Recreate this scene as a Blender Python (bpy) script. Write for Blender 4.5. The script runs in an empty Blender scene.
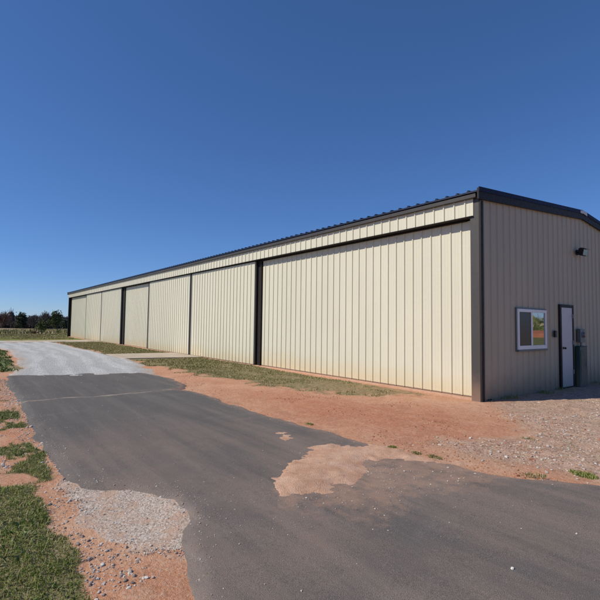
import bpy, math, random
import numpy as np
from mathutils import Matrix, Vector

random.seed(7)
rng = np.random.default_rng(7)
S = bpy.context.scene
COL = S.collection

# ------------------------------------------------------------------ helpers
def tag(o, label=None, cat=None, group=None, kind=None):
    if label: o['label'] = label
    if cat: o['category'] = cat
    if group: o['group'] = group
    if kind: o['kind'] = kind
    return o

def empty(name, loc=(0, 0, 0), rz=0.0):
    o = bpy.data.objects.new(name, None)
    COL.objects.link(o)
    o.location = loc
    o.rotation_euler = (0, 0, rz)
    return o

class MB:
    """collects shapes, linked as one mesh"""
    def __init__(s):
        s.v = []; s.f = []
    def add(s, vs, fs):
        n = len(s.v)
        s.v += [tuple(p) for p in vs]
        s.f += [tuple(i + n for i in f) for f in fs]
    def box(s, x0, x1, y0, y1, z0, z1):
        s.add([(x0, y0, z0), (x1, y0, z0), (x1, y1, z0), (x0, y1, z0), (x0, y0, z1), (x1, y0, z1), (x1, y1, z1), (x0, y1, z1)],
              [(0, 3, 2, 1), (4, 5, 6, 7), (0, 1, 5, 4), (1, 2, 6, 5), (2, 3, 7, 6), (3, 0, 4, 7)])
        return s
    def tube(s, a, b, r0, r1=None, n=12, cap=True):
        r1 = r0 if r1 is None else r1
        a = Vector(a); b = Vector(b); d = (b - a).normalized()
        u = d.orthogonal().normalized(); w = d.cross(u)
        vs = []
        for p, r in ((a, r0), (b, r1)):
            for i in range(n):
                t = 2 * math.pi * i / n
                vs.append(p + (u * math.cos(t) + w * math.sin(t)) * r)
        fs = [(i, (i + 1) % n, n + (i + 1) % n, n + i) for i in range(n)]
        if cap:
            fs += [tuple(range(n - 1, -1, -1)), tuple(range(n, 2 * n))]
        s.add(vs, fs); return s
    def prism(s, poly, axis, a0, a1):
        """poly: list of 2D points extruded along axis ('x': poly is (y,z), 'y': (x,z), 'z': (x,y))"""
        n = len(poly)
        def mk(p, a):
            return {'x': (a, p[0], p[1]), 'y': (p[0], a, p[1]), 'z': (p[0], p[1], a)}[axis]
        vs = [mk(p, a0) for p in poly] + [mk(p, a1) for p in poly]
        fs = [(i, (i + 1) % n, n + (i + 1) % n, n + i) for i in range(n)] + [tuple(range(n - 1, -1, -1)), tuple(range(n, 2 * n))]
        s.add(vs, fs); return s
    def build(s, name, mat, parent=None, bevel=0.0, smooth=False):
        me = bpy.data.meshes.new(name)
        me.from_pydata(s.v, [], s.f)
        import bmesh
        bm = bmesh.new(); bm.from_mesh(me)
        bmesh.ops.recalc_face_normals(bm, faces=bm.faces)
        if bevel > 0:
            es = [e for e in bm.edges if len(e.link_faces) == 2 and e.calc_face_angle(0) > 0.6]
            bmesh.ops.bevel(bm, geom=es, offset=bevel, segments=2, affect='EDGES', profile=0.6)
        bm.to_mesh(me); bm.free()
        if smooth:
            me.polygons.foreach_set('use_smooth', [True] * len(me.polygons))
        me.materials.append(mat)
        o = bpy.data.objects.new(name, me)
        COL.objects.link(o)
        o.parent = parent
        return o

def np_mesh(name, V, F, mat, parent=None, attrs=None, smooth=True):
    """V (n,3), F (m,k) arrays"""
    me = bpy.data.meshes.new(name)
    V = np.ascontiguousarray(V, dtype=np.float32); F = np.ascontiguousarray(F, dtype=np.int32)
    m, k = F.shape
    me.vertices.add(len(V)); me.vertices.foreach_set('co', V.ravel())
    me.loops.add(m * k); me.loops.foreach_set('vertex_index', F.ravel())
    me.polygons.add(m); me.polygons.foreach_set('loop_start', np.arange(0, m * k, k, dtype=np.int32))
    me.polygons.foreach_set('use_smooth', np.full(m, smooth))
    me.update(calc_edges=True)
    for nme, arr in (attrs or {}).items():
        a = me.attributes.new(nme, 'FLOAT', 'POINT')
        a.data.foreach_set('value', np.ascontiguousarray(arr, dtype=np.float32))
    me.materials.append(mat)
    o = bpy.data.objects.new(name, me)
    COL.objects.link(o)
    o.parent = parent
    return o

def _hash(ix, iy, seed):
    h = (ix.astype(np.int64) * 374761393 + iy.astype(np.int64) * 668265263 + seed * 1442695041) & 0xffffffff
    h = ((h ^ (h >> 13)) * 1274126177) & 0xffffffff
    h = h ^ (h >> 16)
    return (h & 0xffff) / 65535.0
def vnoise(x, y, seed=0):
    ix = np.floor(x); iy = np.floor(y); fx = x - ix; fy = y - iy
    fx = fx * fx * (3 - 2 * fx); fy = fy * fy * (3 - 2 * fy)
    a = _hash(ix, iy, seed); b = _hash(ix + 1, iy, seed); c = _hash(ix, iy + 1, seed); d = _hash(ix + 1, iy + 1, seed)
    return (a * (1 - fx) + b * fx) * (1 - fy) + (c * (1 - fx) + d * fx) * fy
def fbm(x, y, sc, seed=0, oct=4):
    """noise in 0..1, feature size sc metres"""
    r = 0; amp = 1; tot = 0; x = np.asarray(x, float) / sc; y = np.asarray(y, float) / sc
    for i in range(oct):
        r = r + amp * vnoise(x, y, seed + i * 17); tot += amp; amp *= .5
        x = x * 2.03 + 5.1; y = y * 2.03 + 3.7
    return r / tot
def ss(a, b, x):
    t = np.clip((x - a) / (b - a), 0, 1); return t * t * (3 - 2 * t)
def sdf(poly, x, y):
    """positive inside"""
    x = np.asarray(x, float); y = np.asarray(y, float)
    d = np.full(x.shape, 1e9); ins = np.zeros(x.shape, bool); n = len(poly)
    for i in range(n):
        x0, y0 = poly[i]; x1, y1 = poly[(i + 1) % n]
        ex, ey = x1 - x0, y1 - y0; L = ex * ex + ey * ey + 1e-12
        t = np.clip(((x - x0) * ex + (y - y0) * ey) / L, 0, 1)
        d = np.minimum(d, np.hypot(x - x0 - t * ex, y - y0 - t * ey))
        c = (y0 > y) != (y1 > y)
        xi = x0 + (y - y0) / (y1 - y0 if abs(y1 - y0) > 1e-12 else 1e-12) * ex
        ins ^= c & (x < xi)
    return np.where(ins, d, -d)

# ------------------------------------------------------------------ materials
def hexc(c): return (c[0], c[1], c[2], 1.0)
class NT:
    def __init__(s, name):
        s.m = bpy.data.materials.new(name); s.m.use_nodes = True
        s.t = s.m.node_tree; s.b = s.t.nodes['Principled BSDF']
        s.geo = s.n('ShaderNodeNewGeometry')
    def n(s, ty, **k):
        o = s.t.nodes.new(ty)
        for a, v in k.items(): setattr(o, a, v)
        return o
    def l(s, a, b): s.t.links.new(a, b)
    def mapping(s, scale=(1, 1, 1), coord=None):
        mp = s.n('ShaderNodeMapping'); mp.inputs['Scale'].default_value = scale
        s.l(coord or s.geo.outputs['Position'], mp.inputs[0]); return mp.outputs[0]
    def noise(s, scale, detail=5, rough=.55, vec=None, stretch=None, dist=0.0):
        x = s.n('ShaderNodeTexNoise'); x.inputs['Scale'].default_value = scale
        x.inputs['Detail'].default_value = detail; x.inputs['Roughness'].default_value = rough
        x.inputs['Distortion'].default_value = dist
        v = vec or s.geo.outputs['Position']
        if stretch: v = s.mapping(stretch, v)
        s.l(v, x.inputs['Vector']); return x.outputs['Fac']
    def voro(s, scale, feature='F1', out='Distance', stretch=None):
        x = s.n('ShaderNodeTexVoronoi', feature=feature); x.inputs['Scale'].default_value = scale
        v = s.geo.outputs['Position']
        if stretch: v = s.mapping(stretch, v)
        s.l(v, x.inputs['Vector']); return x.outputs[out]
    def ramp(s, fac, stops):
        r = s.n('ShaderNodeValToRGB'); e = r.color_ramp.elements
        while len(e) < len(stops): e.new(0.5)
        for k, (p, c) in enumerate(stops):
            e[k].position = p; e[k].color = hexc(c) if not isinstance(c, (int, float)) else (c, c, c, 1)
        s.l(fac, r.inputs[0]); return r.outputs[0]
    def mr(s, fac, a, b, c=0.0, d=1.0):
        r = s.n('ShaderNodeMapRange'); r.interpolation_type = 'SMOOTHSTEP'
        r.inputs[1].default_value = a; r.inputs[2].default_value = b; r.inputs[3].default_value = c; r.inputs[4].default_value = d
        s.l(fac, r.inputs[0]); return r.outputs[0]
    def math(s, op, a, b=0.0, clamp=False):
        r = s.n('ShaderNodeMath', operation=op); r.use_clamp = clamp
        for i, q in enumerate((a, b)):
            if isinstance(q, (int, float)): r.inputs[i].default_value = q
            else: s.l(q, r.inputs[i])
        return r.outputs[0]
    def mix(s, fac, a, b, mode='MIX'):
        r = s.n('ShaderNodeMix', data_type='RGBA', blend_type=mode)
        if isinstance(fac, (int, float)): r.inputs[0].default_value = fac
        else: s.l(fac, r.inputs[0])
        for i, q in ((6, a), (7, b)):
            if isinstance(q, (tuple, list)): r.inputs[i].default_value = hexc(q)
            else: s.l(q, r.inputs[i])
        return r.outputs[2]
    def attr(s, name):
        a = s.n('ShaderNodeAttribute'); a.attribute_name = name; return a.outputs['Fac']
    def xyz(s, i):
        x = s.n('ShaderNodeSeparateXYZ'); s.l(s.geo.outputs['Position'], x.inputs[0]); return x.outputs[i]
    def bump(s, h, strength=.3, dist=.02):
        b = s.n('ShaderNodeBump'); b.inputs['Strength'].default_value = strength; b.inputs['Distance'].default_value = dist
        s.l(h, b.inputs['Height']); s.l(b.outputs[0], s.b.inputs['Normal'])
    def col(s, c):
        if isinstance(c, (tuple, list)): s.b.inputs['Base Color'].default_value = hexc(c)
        else: s.l(c, s.b.inputs['Base Color'])
    def rough(s, r, spec=.5, metal=0.0):
        if isinstance(r, (int, float)): s.b.inputs['Roughness'].default_value = r
        else: s.l(r, s.b.inputs['Roughness'])
        s.b.inputs['Specular IOR Level'].default_value = spec
        s.b.inputs['Metallic'].default_value = metal

def m_paint(name, c, rough=.42, vary=.06, stain=None, spec=.5):
    t = NT(name)
    n1 = t.noise(.9, 4, .6, stretch=(1, 1, .35))
    c2 = tuple(max(0, q * (1 - vary * 2.2)) for q in c); c1 = tuple(min(1, q * (1 + vary)) for q in c)
    col = t.ramp(n1, [(.3, c2), (.7, c1)])
    # faint dirty streaks running down the sheet
    st = t.noise(7, 4, .6, stretch=(1, 1, .05))
    col = t.mix(t.mr(st, .55, .8, 0, .05), col, tuple(q * .6 for q in c))
    if stain:
        z = t.xyz(2)
        w = t.math('SUBTRACT', z, t.math('ADD', t.math('MULTIPLY', t.noise(3.5, 5, .6), .4), t.math('MULTIPLY', t.noise(.33, 2, .5), .55)))
        col = t.mix(t.mr(w, .22, -.48, 0, .62), col, stain)
        fine = t.noise(60, 3, .7)
        low = t.mr(z, .30, .02, 0, 1)
        col = t.mix(t.math('MULTIPLY', t.mr(fine, .52, .7), low), col, tuple(q * .7 for q in stain))
    t.col(col)
    t.rough(t.mr(t.noise(14, 4, .6), .3, .8, rough - .06, rough + .14), spec)
    t.bump(t.math('ADD', t.noise(1.7, 3, .5), t.noise(.6, 2, .5, stretch=(1, 1, 2.2))), .10, .03)
    return t.m

M = {}
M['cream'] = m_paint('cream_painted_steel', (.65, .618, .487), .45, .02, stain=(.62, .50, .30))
M['fascia'] = m_paint('cream_fascia_steel', (.65, .618, .492), .45, .02)
M['endwall'] = m_paint('shade_toned_end_wall_steel', (.43, .37, .265), .5, .02, stain=(.24, .165, .11))  # base colour darkened to carry the shade on the end wall
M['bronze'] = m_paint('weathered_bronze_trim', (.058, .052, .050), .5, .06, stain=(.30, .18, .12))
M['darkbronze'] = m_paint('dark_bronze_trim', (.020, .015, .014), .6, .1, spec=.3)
M['navy'] = m_paint('dark_roof_steel', (.012, .018, .042), .42, .1, spec=.35)
M['black'] = m_paint('black_plastic', (.015, .015, .016), .4, .05)
M['doorwhite'] = m_paint('pale_painted_door', (.53, .52, .52), .45, .04, stain=(.42, .36, .30))
M['vinyl'] = m_paint('white_vinyl', (.74, .74, .73), .4, .02)
M['metergrey'] = m_paint('grey_enamel_box', (.12, .14, .14), .45, .05)
M['green'] = m_paint('green_enamel_cabinet', (.022, .062, .055), .45, .08, stain=(.20, .16, .11))
M['galv'] = m_paint('galvanised_steel', (.26, .26, .27), .35, .08)
M['ridgecap'] = m_paint('pale_ridge_cap', (.55, .55, .54), .45, .05)

M['blue'] = m_paint('sky_reflection_roof_edge', (.010, .016, .05), .6, .1, spec=.2)  # blue stands in for the sky reflected in the roof edge
def m_glass(name, c, rough, metal):
    t = NT(name); t.col(c); t.rough(rough, .9, metal)
    t.bump(t.noise(1.5, 2, .5), .02, .01)
    return t.m
M['pane'] = m_glass('coated_window_glass', (.36, .36, .36), .02, .85)
M['screen'] = m_glass('insect_screen', (.040, .033, .028), .3, .0)
M['screen'].node_tree.nodes['Principled BSDF'].inputs['Specular IOR Level'].default_value = .35
M['lens'] = m_glass('lamp_lens', (.10, .10, .11), .2, .1)

# gravel base colours shared by several grounds
def gravel_color(t, dark, mid, light, sc=1.0):
    r = t.n('ShaderNodeTexVoronoi'); r.inputs['Scale'].default_value = 38 * sc
    t.l(t.geo.outputs['Position'], r.inputs['Vector'])
    sep = t.n('ShaderNodeSeparateColor'); t.l(r.outputs['Color'], sep.inputs[0])
    c = t.ramp(sep.outputs[0], [(0.0, dark), (.45, mid), (1.0, light)])
    return c, r.outputs['Distance']

t_ = NT('raw_red_bank'); t_.col(t_.ramp(t_.noise(.7, 6, .7), [(.3, (.40, .13, .06)), (.7, (.55, .22, .11))])); t_.rough(.95, .1)
M['redbank'] = t_.m
# --- ground
def m_ground():
    t = NT('red_clay_and_field')
    big = t.noise(.55, 5, .6); mid = t.noise(3.2, 6, .65); fine = t.noise(45, 4, .7); pebn = t.noise(160, 3, .7)
    clay = t.ramp(big, [(.30, (.50, .215, .115)), (.5, (.57, .285, .165)), (.72, (.64, .38, .24))])
    clay = t.mix(t.mr(mid, .45, .75, 0, .6), clay, (.63, .41, .275))
    clay = t.mix(t.mr(mid, .44, .25, 0, .5), clay, (.42, .16, .08))
    clay = t.mix(t.math('MULTIPLY', t.attr('red'), t.mr(t.noise(1.1, 5, .6), .25, .6, .35, .85)), clay, t.mix(t.mr(mid, .35, .7), (.46, .155, .075), (.54, .225, .125)))
    deb = t.noise(2.6, 6, .72, stretch=(.45, 1.2, 1))
    clay = t.mix(t.mr(deb, .60, .70, 0, .55), clay, (.26, .19, .11))
    mott = t.noise(16, 6, .75)
    clay = t.mix(t.mr(mott, .52, .66, 0, .55), clay, (.64, .43, .29))
    clay = t.mix(t.mr(mott, .48, .34, 0, .55), clay, (.30, .145, .09))
    clay = t.mix(t.mr(fine, .53, .68, 0, .6), clay, (.64, .48, .37))
    clay = t.mix(t.mr(fine, .47, .32, 0, .5), clay, (.28, .12, .07))
    clay = t.mix(t.mr(pebn, .58, .68, 0, .65), clay, (.60, .52, .45))
    clay = t.mix(t.mr(pebn, .40, .30, 0, .6), clay, (.20, .10, .07))
    # grey-tan stony ground by the corner
    sc, sd = gravel_color(t, (.20, .14, .10), (.41, .29, .215), (.62, .50, .40))
    stn = t.math('ADD', t.attr('stone'), t.math('MULTIPLY', t.math('SUBTRACT', mid, .5), 1.1))
    stn = t.mix(0, t.math('ADD', stn, t.math('MULTIPLY', t.math('SUBTRACT', fine, .5), .6)), (0, 0, 0))
    stm = t.mr(stn, .30, 1.05, 0, .80)
    sc = t.mix(t.mr(mid, .42, .62, 0, .75), sc, (.56, .38, .28))
    sc = t.mix(t.mr(t.noise(1.5, 5, .7), .52, .68, 0, .5), sc, (.25, .21, .16))
    c = t.mix(stm, clay, sc)
    # pale crushed stone shoulder
    pc, pd = gravel_color(t, (.30, .23, .18), (.52, .43, .36), (.72, .65, .57), 2.2)
    pm = t.mr(t.math('ADD', t.attr('pale'), t.math('MULTIPLY', t.math('SUBTRACT', mid, .5), 1.0)), .35, .65, 0, .9)
    pc = t.mix(t.mr(mid, .46, .62, 0, .75), pc, (.56, .36, .25))
    c = t.mix(pm, c, pc)
    # thin dry turf
    turfc = t.ramp(t.noise(9, 5, .7), [(.3, (.10, .115, .04)), (.5, (.20, .18, .09)), (.7, (.38, .29, .18))])
    tv = t.math('ADD', t.attr('turf'), t.math('MULTIPLY', t.math('SUBTRACT', t.noise(6, 6, .75), .5), 1.3))
    c = t.mix(t.mr(tv, .25, .80, 0, .93), c, turfc)
    # far field
    fl = t.ramp(t.noise(.35, 6, .7), [(.3, (.20, .165, .09)), (.5, (.29, .23, .14)), (.72, (.40, .32, .21))])
    fg = t.ramp(t.noise(.8, 6, .7), [(.3, (.105, .125, .03)), (.55, (.18, .185, .05)), (.75, (.28, .24, .09))])
    c = t.mix(t.attr('field'), c, fl)
    c = t.mix(t.attr('mown'), c, fg)
    t.col(c)
    t.rough(.95, .15)
    h = t.math('ADD', t.math('MULTIPLY', fine, .6), t.math('MULTIPLY', t.math('SUBTRACT', 1.0, sd), t.math('MULTIPLY', stm, .5)))
    h = t.math('ADD', h, t.math('MULTIPLY', pebn, .3))
    h = t.math('ADD', h, t.math('MULTIPLY', mott, 1.2))
    t.bump(h, .8, .022)
    return t.m
M['ground'] = m_ground()

def m_asphalt():
    t = NT('worn_asphalt')
    x = t.xyz(0); y = t.xyz(1)
    agg = t.voro(190, 'F1', 'Distance'); fine = t.noise(210, 3, .7); blot = t.noise(.8, 6, .65)
    streak = t.noise(2.6, 6, .62, stretch=(.10, 1.0, 1), dist=.3)
    cross = t.noise(2.4, 5, .6, stretch=(1.0, .22, 1), dist=.5)
    c = t.ramp(streak, [(.28, (.074, .071, .069)), (.5, (.100, .096, .092)), (.72, (.142, .134, .125))])
    c = t.mix(t.mr(blot, .35, .75, 0, .4), c, (.115, .107, .098))
    c = t.mix(t.mr(cross, .54, .74, 0, .35), c, (.17, .16, .155))
    # red dust carried over the near, right-hand part
    dm = t.math('MULTIPLY', t.mr(x, -3.6, 1.2, .10, 1.25), t.mr(t.math('ADD', t.math('MULTIPLY', blot, .5), t.math('MULTIPLY', streak, .5)), .36, .66, .15, .85))
    c = t.mix(t.math('MULTIPLY', dm, .62, True), c, (.27, .185, .142))
    # dust along the edges
    ed = t.attr('edge')
    em = t.mr(t.math('ADD', t.math('MULTIPLY', ed, t.mr(y, -6.2, -5.2, 8.0, 1.1)), t.math('MULTIPLY', t.noise(3.5, 6, .7), .55)), .50, .18, 0, .75)
    c = t.mix(em, c, (.40, .25, .18))
    # dust spread round the washed fan of dirt
    fm = t.mr(t.math('ADD', t.attr('fan'), t.math('MULTIPLY', t.math('SUBTRACT', t.noise(4.5, 7, .75), .5), 2.2)), .45, 1.25, 0, .60)
    c = t.mix(fm, c, (.47, .28, .185))
    c = t.mix(t.mr(t.noise(33, 5, .75), .56, .70, 0, .40), c, (.28, .24, .205))
    c = t.mix(t.mr(t.noise(11, 6, .75), .46, .32, 0, .35), c, (.075, .070, .066))
    ft = t.noise(9, 5, .7, stretch=(.06, 1, 1)); c = t.mix(t.mr(ft, .56, .68, 0, .25), c, (.24, .21, .185))
    # sanded transverse seam where the newer surface starts
    sx = t.math('ABSOLUTE', t.math('SUBTRACT', t.math('ADD', x, t.math('MULTIPLY', t.noise(1.6, 4, .6), .5)), -4.45))
    sm = t.math('MULTIPLY', t.mr(sx, .09, .0, 0, .85), t.mr(t.noise(2.2, 4, .6), .34, .62, .1, 1.0))
    c = t.mix(sm, c, (.40, .32, .26))
    # speckle of the aggregate
    c = t.mix(t.mr(fine, .52, .64, 0, .75), c, (.27, .24, .22))
    c = t.mix(t.mr(fine, .46, .34, 0, .7), c, (.032, .030, .030))
    t.col(c); t.rough(.88, .25)
    t.bump(t.math('ADD', agg, t.math('MULTIPLY', fine, .7)), .45, .006)
    return t.m
M['asphalt'] = m_asphalt()

def m_dirtpatch():
    t = NT('washed_sandy_clay')
    mid = t.noise(4.5, 6, .65); fine = t.noise(70, 4, .7); rip = t.noise(5, 5, .6, stretch=(1, .35, 1), dist=.6)
    c = t.ramp(mid, [(.3, (.52, .285, .18)), (.5, (.61, .37, .25)), (.72, (.68, .46, .34))])
    c = t.mix(t.mr(rip, .5, .75, 0, .4), c, (.43, .25, .175))
    c = t.mix(t.mr(fine, .54, .70, 0, .6), c, (.74, .58, .46))
    c = t.mix(t.mr(t.noise(14, 6, .75), .46, .32, 0, .55), c, (.40, .21, .13))
    c = t.mix(t.mr(fine, .43, .27, 0, .6), c, (.28, .14, .09))
    t.col(c); t.rough(.95, .1)
    t.bump(t.math('ADD', fine, t.math('MULTIPLY', rip, .8)), .8, .02)
    return t.m
M['dirtpatch'] = m_dirtpatch()

def m_gravel():
    t = NT('pale_crushed_stone')
    c, d = gravel_color(t, (.36, .36, .355), (.55, .55, .54), (.74, .74, .73), .9)
    streak = t.attr('track')
    mid = t.noise(1.3, 6, .65)
    c = t.mix(t.math('MULTIPLY', t.mr(streak, .42, .80), .42), c, (.36, .37, .36))
    c = t.mix(t.mr(mid, .52, .75, 0, .45), c, (.66, .67, .68))
    c = t.mix(t.mr(mid, .45, .25, 0, .4), c, (.40, .37, .34))
    ed = t.attr('edge')
    c = t.mix(t.mr(t.math('ADD', ed, t.math('MULTIPLY', t.noise(2.5, 6, .7), .9)), .85, .45, 0, .55), c, (.50, .38, .29))
    t.col(c); t.rough(.92, .2)
    t.bump(t.math('SUBTRACT', t.noise(60, 4, .7), d), .8, .03)
    return t.m
M['gravel'] = m_gravel()

def m_concrete():
    t = NT('pale_concrete')
    c = t.ramp(t.noise(1.6, 6, .65), [(.3, (.38, .31, .24)), (.7, (.50, .43, .34))])
    c = t.mix(t.mr(t.noise(5, 5, .7), .55, .8, 0, .6), c, (.46, .30, .21))
    c = t.mix(t.mr(t.noise(90, 3, .7), .55, .75, 0, .3), c, (.30, .26, .22))
    t.col(c); t.rough(.9, .2); t.bump(t.noise(70, 3, .7), .3, .006)
    return t.m
M['concrete'] = m_concrete()

def m_islands(name, stops, rough=.8, spec=.2, trans=0.0, bump=0):
    t = NT(name)
    c = t.ramp(t.geo.outputs['Random Per Island'], stops)
    big = t.noise(.6, 3, .6)
    c = t.mix(t.mr(big, .35, .7, 0, .25), c, tuple(q * .6 for q in stops[0][1]))
    t.col(c); t.rough(rough, spec)
    if bump: t.bump(t.noise(bump, 3, .6), .5, .004)
    return t.m
M['blade'] = m_islands('green_verge_grass', [(0, (.10, .15, .022)), (.35, (.18, .235, .038)), (.65, (.26, .30, .06)), (.78, (.36, .31, .13)), (1, (.52, .44, .27))], .6, .3)
M['dryblade'] = m_islands('dry_olive_grass', [(0, (.13, .155, .04)), (.3, (.21, .22, .065)), (.5, (.33, .28, .13)), (.8, (.46, .37, .21)), (1, (.58, .46, .30))], .7, .2)
M['weed'] = m_islands('broad_leaf_weed', [(0, (.10, .15, .035)), (.5, (.17, .23, .06)), (1, (.30, .31, .12))], .55, .35)
M['stone'] = m_islands('mixed_pebbles', [(0, (.22, .15, .12)), (.25, (.42, .33, .27)), (.6, (.55, .49, .43)), (.85, (.68, .64, .59)), (1, (.30, .28, .27))], .85, .25, bump=90)
M['clod'] = m_islands('red_clods', [(0, (.30, .12, .07)), (.5, (.45, .21, .13)), (1, (.55, .31, .21))], .95, .1, bump=120)
M['bark'] = m_islands('grey_bark', [(0, (.08, .07, .06)), (1, (.13, .115, .10))], .95, .1)
M['twigs'] = m_islands('haze_greyed_bare_twigs', [(0, (.09, .082, .085)), (.6, (.14, .125, .125)), (1, (.21, .18, .17))], .95, .05)  # twig grey lightened to stand in for distance haze
M['redtwigs'] = m_islands('budding_red_twigs', [(0, (.12, .075, .07)), (.6, (.18, .12, .105)), (1, (.24, .17, .14))], .95, .05)
M['evergreen'] = m_islands('dark_evergreen_needles', [(0, (.035, .052, .034)), (.6, (.055, .078, .045)), (1, (.09, .115, .06))], .8, .15)
M['conifer'] = m_islands('green_conifer_needles', [(0, (.040, .058, .026)), (.6, (.065, .088, .036)), (1, (.105, .125, .055))], .8, .15)
M['shrubleaf'] = m_islands('olive_shrub_leaves', [(0, (.07, .09, .035)), (.6, (.11, .13, .048)), (1, (.17, .18, .07))], .75, .2)
M['brush'] = m_islands('dry_brown_brush', [(0, (.14, .09, .06)), (.6, (.24, .16, .11)), (1, (.34, .25, .17))], .9, .1)
M['woods'] = m_islands('mixed_winter_wood', [(0, (.085, .085, .092)), (.35, (.13, .12, .125)), (.7, (.17, .15, .15)), (.85, (.09, .105, .075)), (1, (.21, .18, .17))], .95, .05)  # slight haze over the far wood put into these greys

# ------------------------------------------------------------------ ground sheets
def axis(lo, a, b, hi, step, grow=1.18):
    core = list(np.arange(a, b + 1e-6, step))
    left = []; s = step; p = a
    while p > lo: s = min(s * grow, 120); p -= s; left.append(p)
    right = []; s = step; p = b
    while p < hi: s = min(s * grow, 120); p += s; right.append(p)
    return np.array(left[::-1] + core + right)

def grid(xs, ys):
    X, Y = np.meshgrid(xs, ys, indexing='ij')
    nx, ny = X.shape
    i = np.arange(nx * ny).reshape(nx, ny)
    F = np.stack([i[:-1, :-1], i[1:, :-1], i[1:, 1:], i[:-1, 1:]], -1).reshape(-1, 4)
    return X.ravel(), Y.ravel(), F
def trim(V, F, keep, attrs):
    F = F[keep[F].any(1)]
    used = np.unique(F); mp = np.full(len(V), -1); mp[used] = np.arange(len(used))
    return V[used], mp[F], {k: a[used] for k, a in attrs.items()}

def terrain_drop(x, y):
    r = np.hypot(x - 5, y + 9)
    return -2.1 * ss(62, 190, r)
def ground_z(x, y):
    x = np.asarray(x, float); y = np.asarray(y, float)
    near = ss(70, 30, np.hypot(x, y))
    h = (fbm(x, y, 1.6, 3) - .5) * .05 + (fbm(x, y, .30, 9, 4) - .5) * .034
    inside = ss(.12, -.10, np.maximum(np.maximum(-y, y - 11.3), np.maximum(x, -46.7 - x)))     # calm under the building
    clods = ss(-.2, .6, sdf(STONE, x, y)) * (fbm(x, y, .11, 21, 2) - .5) * .03
    far = (fbm(x, y, 14, 5, 3) - .5) * .5 * ss(45, 120, np.hypot(x - 5, y + 9))
    return terrain_drop(x, y) + far + near * (h + clods) * (1 - inside) - .012 * (1 - inside) * near + (-.02) * inside
STONE = [(0.05, .0), (.45, -.35), (1.2, -1.3), (1.95, -2.2), (1.35, -3.1), (1.3, -3.8), (2.3, -3.95), (3.0, -3.7), (6, -3.1), (14, -3), (14, 14), (0.05, 14)]
TURFLOW = ([-60, -46, -12.5, -7, -5.3, -3.9, -3.1, -2.3, -1.8, -1.5, -.7, 0], [-3.1, -3.1, -3.05, -3.0, -2.7, -2.62, -2.3, -2.05, -1.38, -.85, -.6, -.1])

def turf_at(x, y):
    low = np.interp(x, *TURFLOW) + (fbm(x, y, 1.4, 31) - .5) * 1.1 + (fbm(x, y, .25, 33) - .5) * 1.0
    strip = ss(-.35, .6, y - low) * ss(.35, .05, y) * ss(.2, -1.5, x) * ss(-47, -46, x)
    strip = strip * (0.62 + .38 * ss(-1.0, -9.0, x))
    bare = ss(-.16, -.02, y) * ss(-9.3, -7.0, x)         # bare sandy line against the near door
    strip = strip * (1 - .85 * bare)
    # verge left of the drive
    edge = -7.83 + (fbm(x, y, .8, 41) - .5) * .25 - ss(.3, 1.2, x) * .10 + ss(2.3, 3.2, x) * .15
    cl = fbm(x * .62, y, .38, 51, 4) + .02
    dens = ss(-8.02, -8.22, y) * ss(-.6, .55, x) * .55
    v = ss(0, -.12, y - edge) * ss(.43 - dens, .57 - dens, cl + (fbm(x, y, .12, 53, 3) - .5) * .35)
    gap = ss(.55, .66, fbm(x, y, .6, 57, 3))
    v = v * (1 - .75 * gap * (1 - ss(0.0, .5, x)))
    # weeds beside the gravel
    w = ss(.0, -.3, y + 6.75 - (fbm(x, y, 1.5, 61) - .5) * .9) * ss(-10.4, -11.6, x)
    return np.clip(np.maximum(np.maximum(strip, v), w * .9), 0, 1)

gx = axis(-1500, -15, 6.4, 1500, .055, 1.09); gy = axis(-1500, -9.4, 4.2, 1500, .05, 1.10)
X, Y, F = grid(gx, gy)
Z = ground_z(X, Y)
rc = np.hypot(X - 5, Y + 9)
turf = turf_at(X, Y)
farm = np.maximum(ss(-46.5, -50, X), np.maximum(ss(16, 24, Y), np.maximum(ss(-24, -14, -60 - Y - 0 * X), np.maximum(ss(20, 34, X), ss(-14, -20, Y)))))
mown = ss(-47.5, -48.5, X) * ss(-57.5, -56.5, X) * ss(60, 40, np.abs(Y))
mown = np.maximum(mown, ss(17, 22, Y) * ss(72, 66, Y) * ss(0, 6, X))
mown = np.maximum(mown, ss(-34.5, -35.6, X) * ss(-57.5, -56.5, X) * ss(30, 20, np.abs(Y)))
stone = np.clip(ss(-.5, .6, sdf(STONE, X, Y)), 0, 1)
PALE = [(.25, -7.88), (.75, -7.5), (1.1, -7.1), (1.6, -7.0), (2.0, -7.15), (2.35, -7.45), (2.2, -7.68), (1.7, -7.80), (1.1, -7.88), (.7, -7.92)]
pale = np.clip(ss(-.16, .16, sdf(PALE, X, Y) + (fbm(X, Y, .22, 77, 5) - .5) * .42), 0, 1)
turf = turf * (1 - pale)
Z = Z + pale * 0.012
g = np_mesh('ground', np.stack([X, Y, Z], 1), F, M['ground'], attrs=dict(red=np.clip(ss(-.6, .9, sdf([(-4.5, -3.6), (-3, -2.6), (-1.2, -1.9), (-.6, -1.2), (.2, -1.0), (1.0, -1.6), (1.8, -2.4), (1.4, -3.3), (1.2, -3.9), (-1, -4.2)], X, Y)), 0, 1), turf=turf, stone=stone, pale=pale, field=farm, mown=mown))
tag(g, 'red clay ground with thin grass patches around the long metal building', 'ground', kind='structure')

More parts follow.
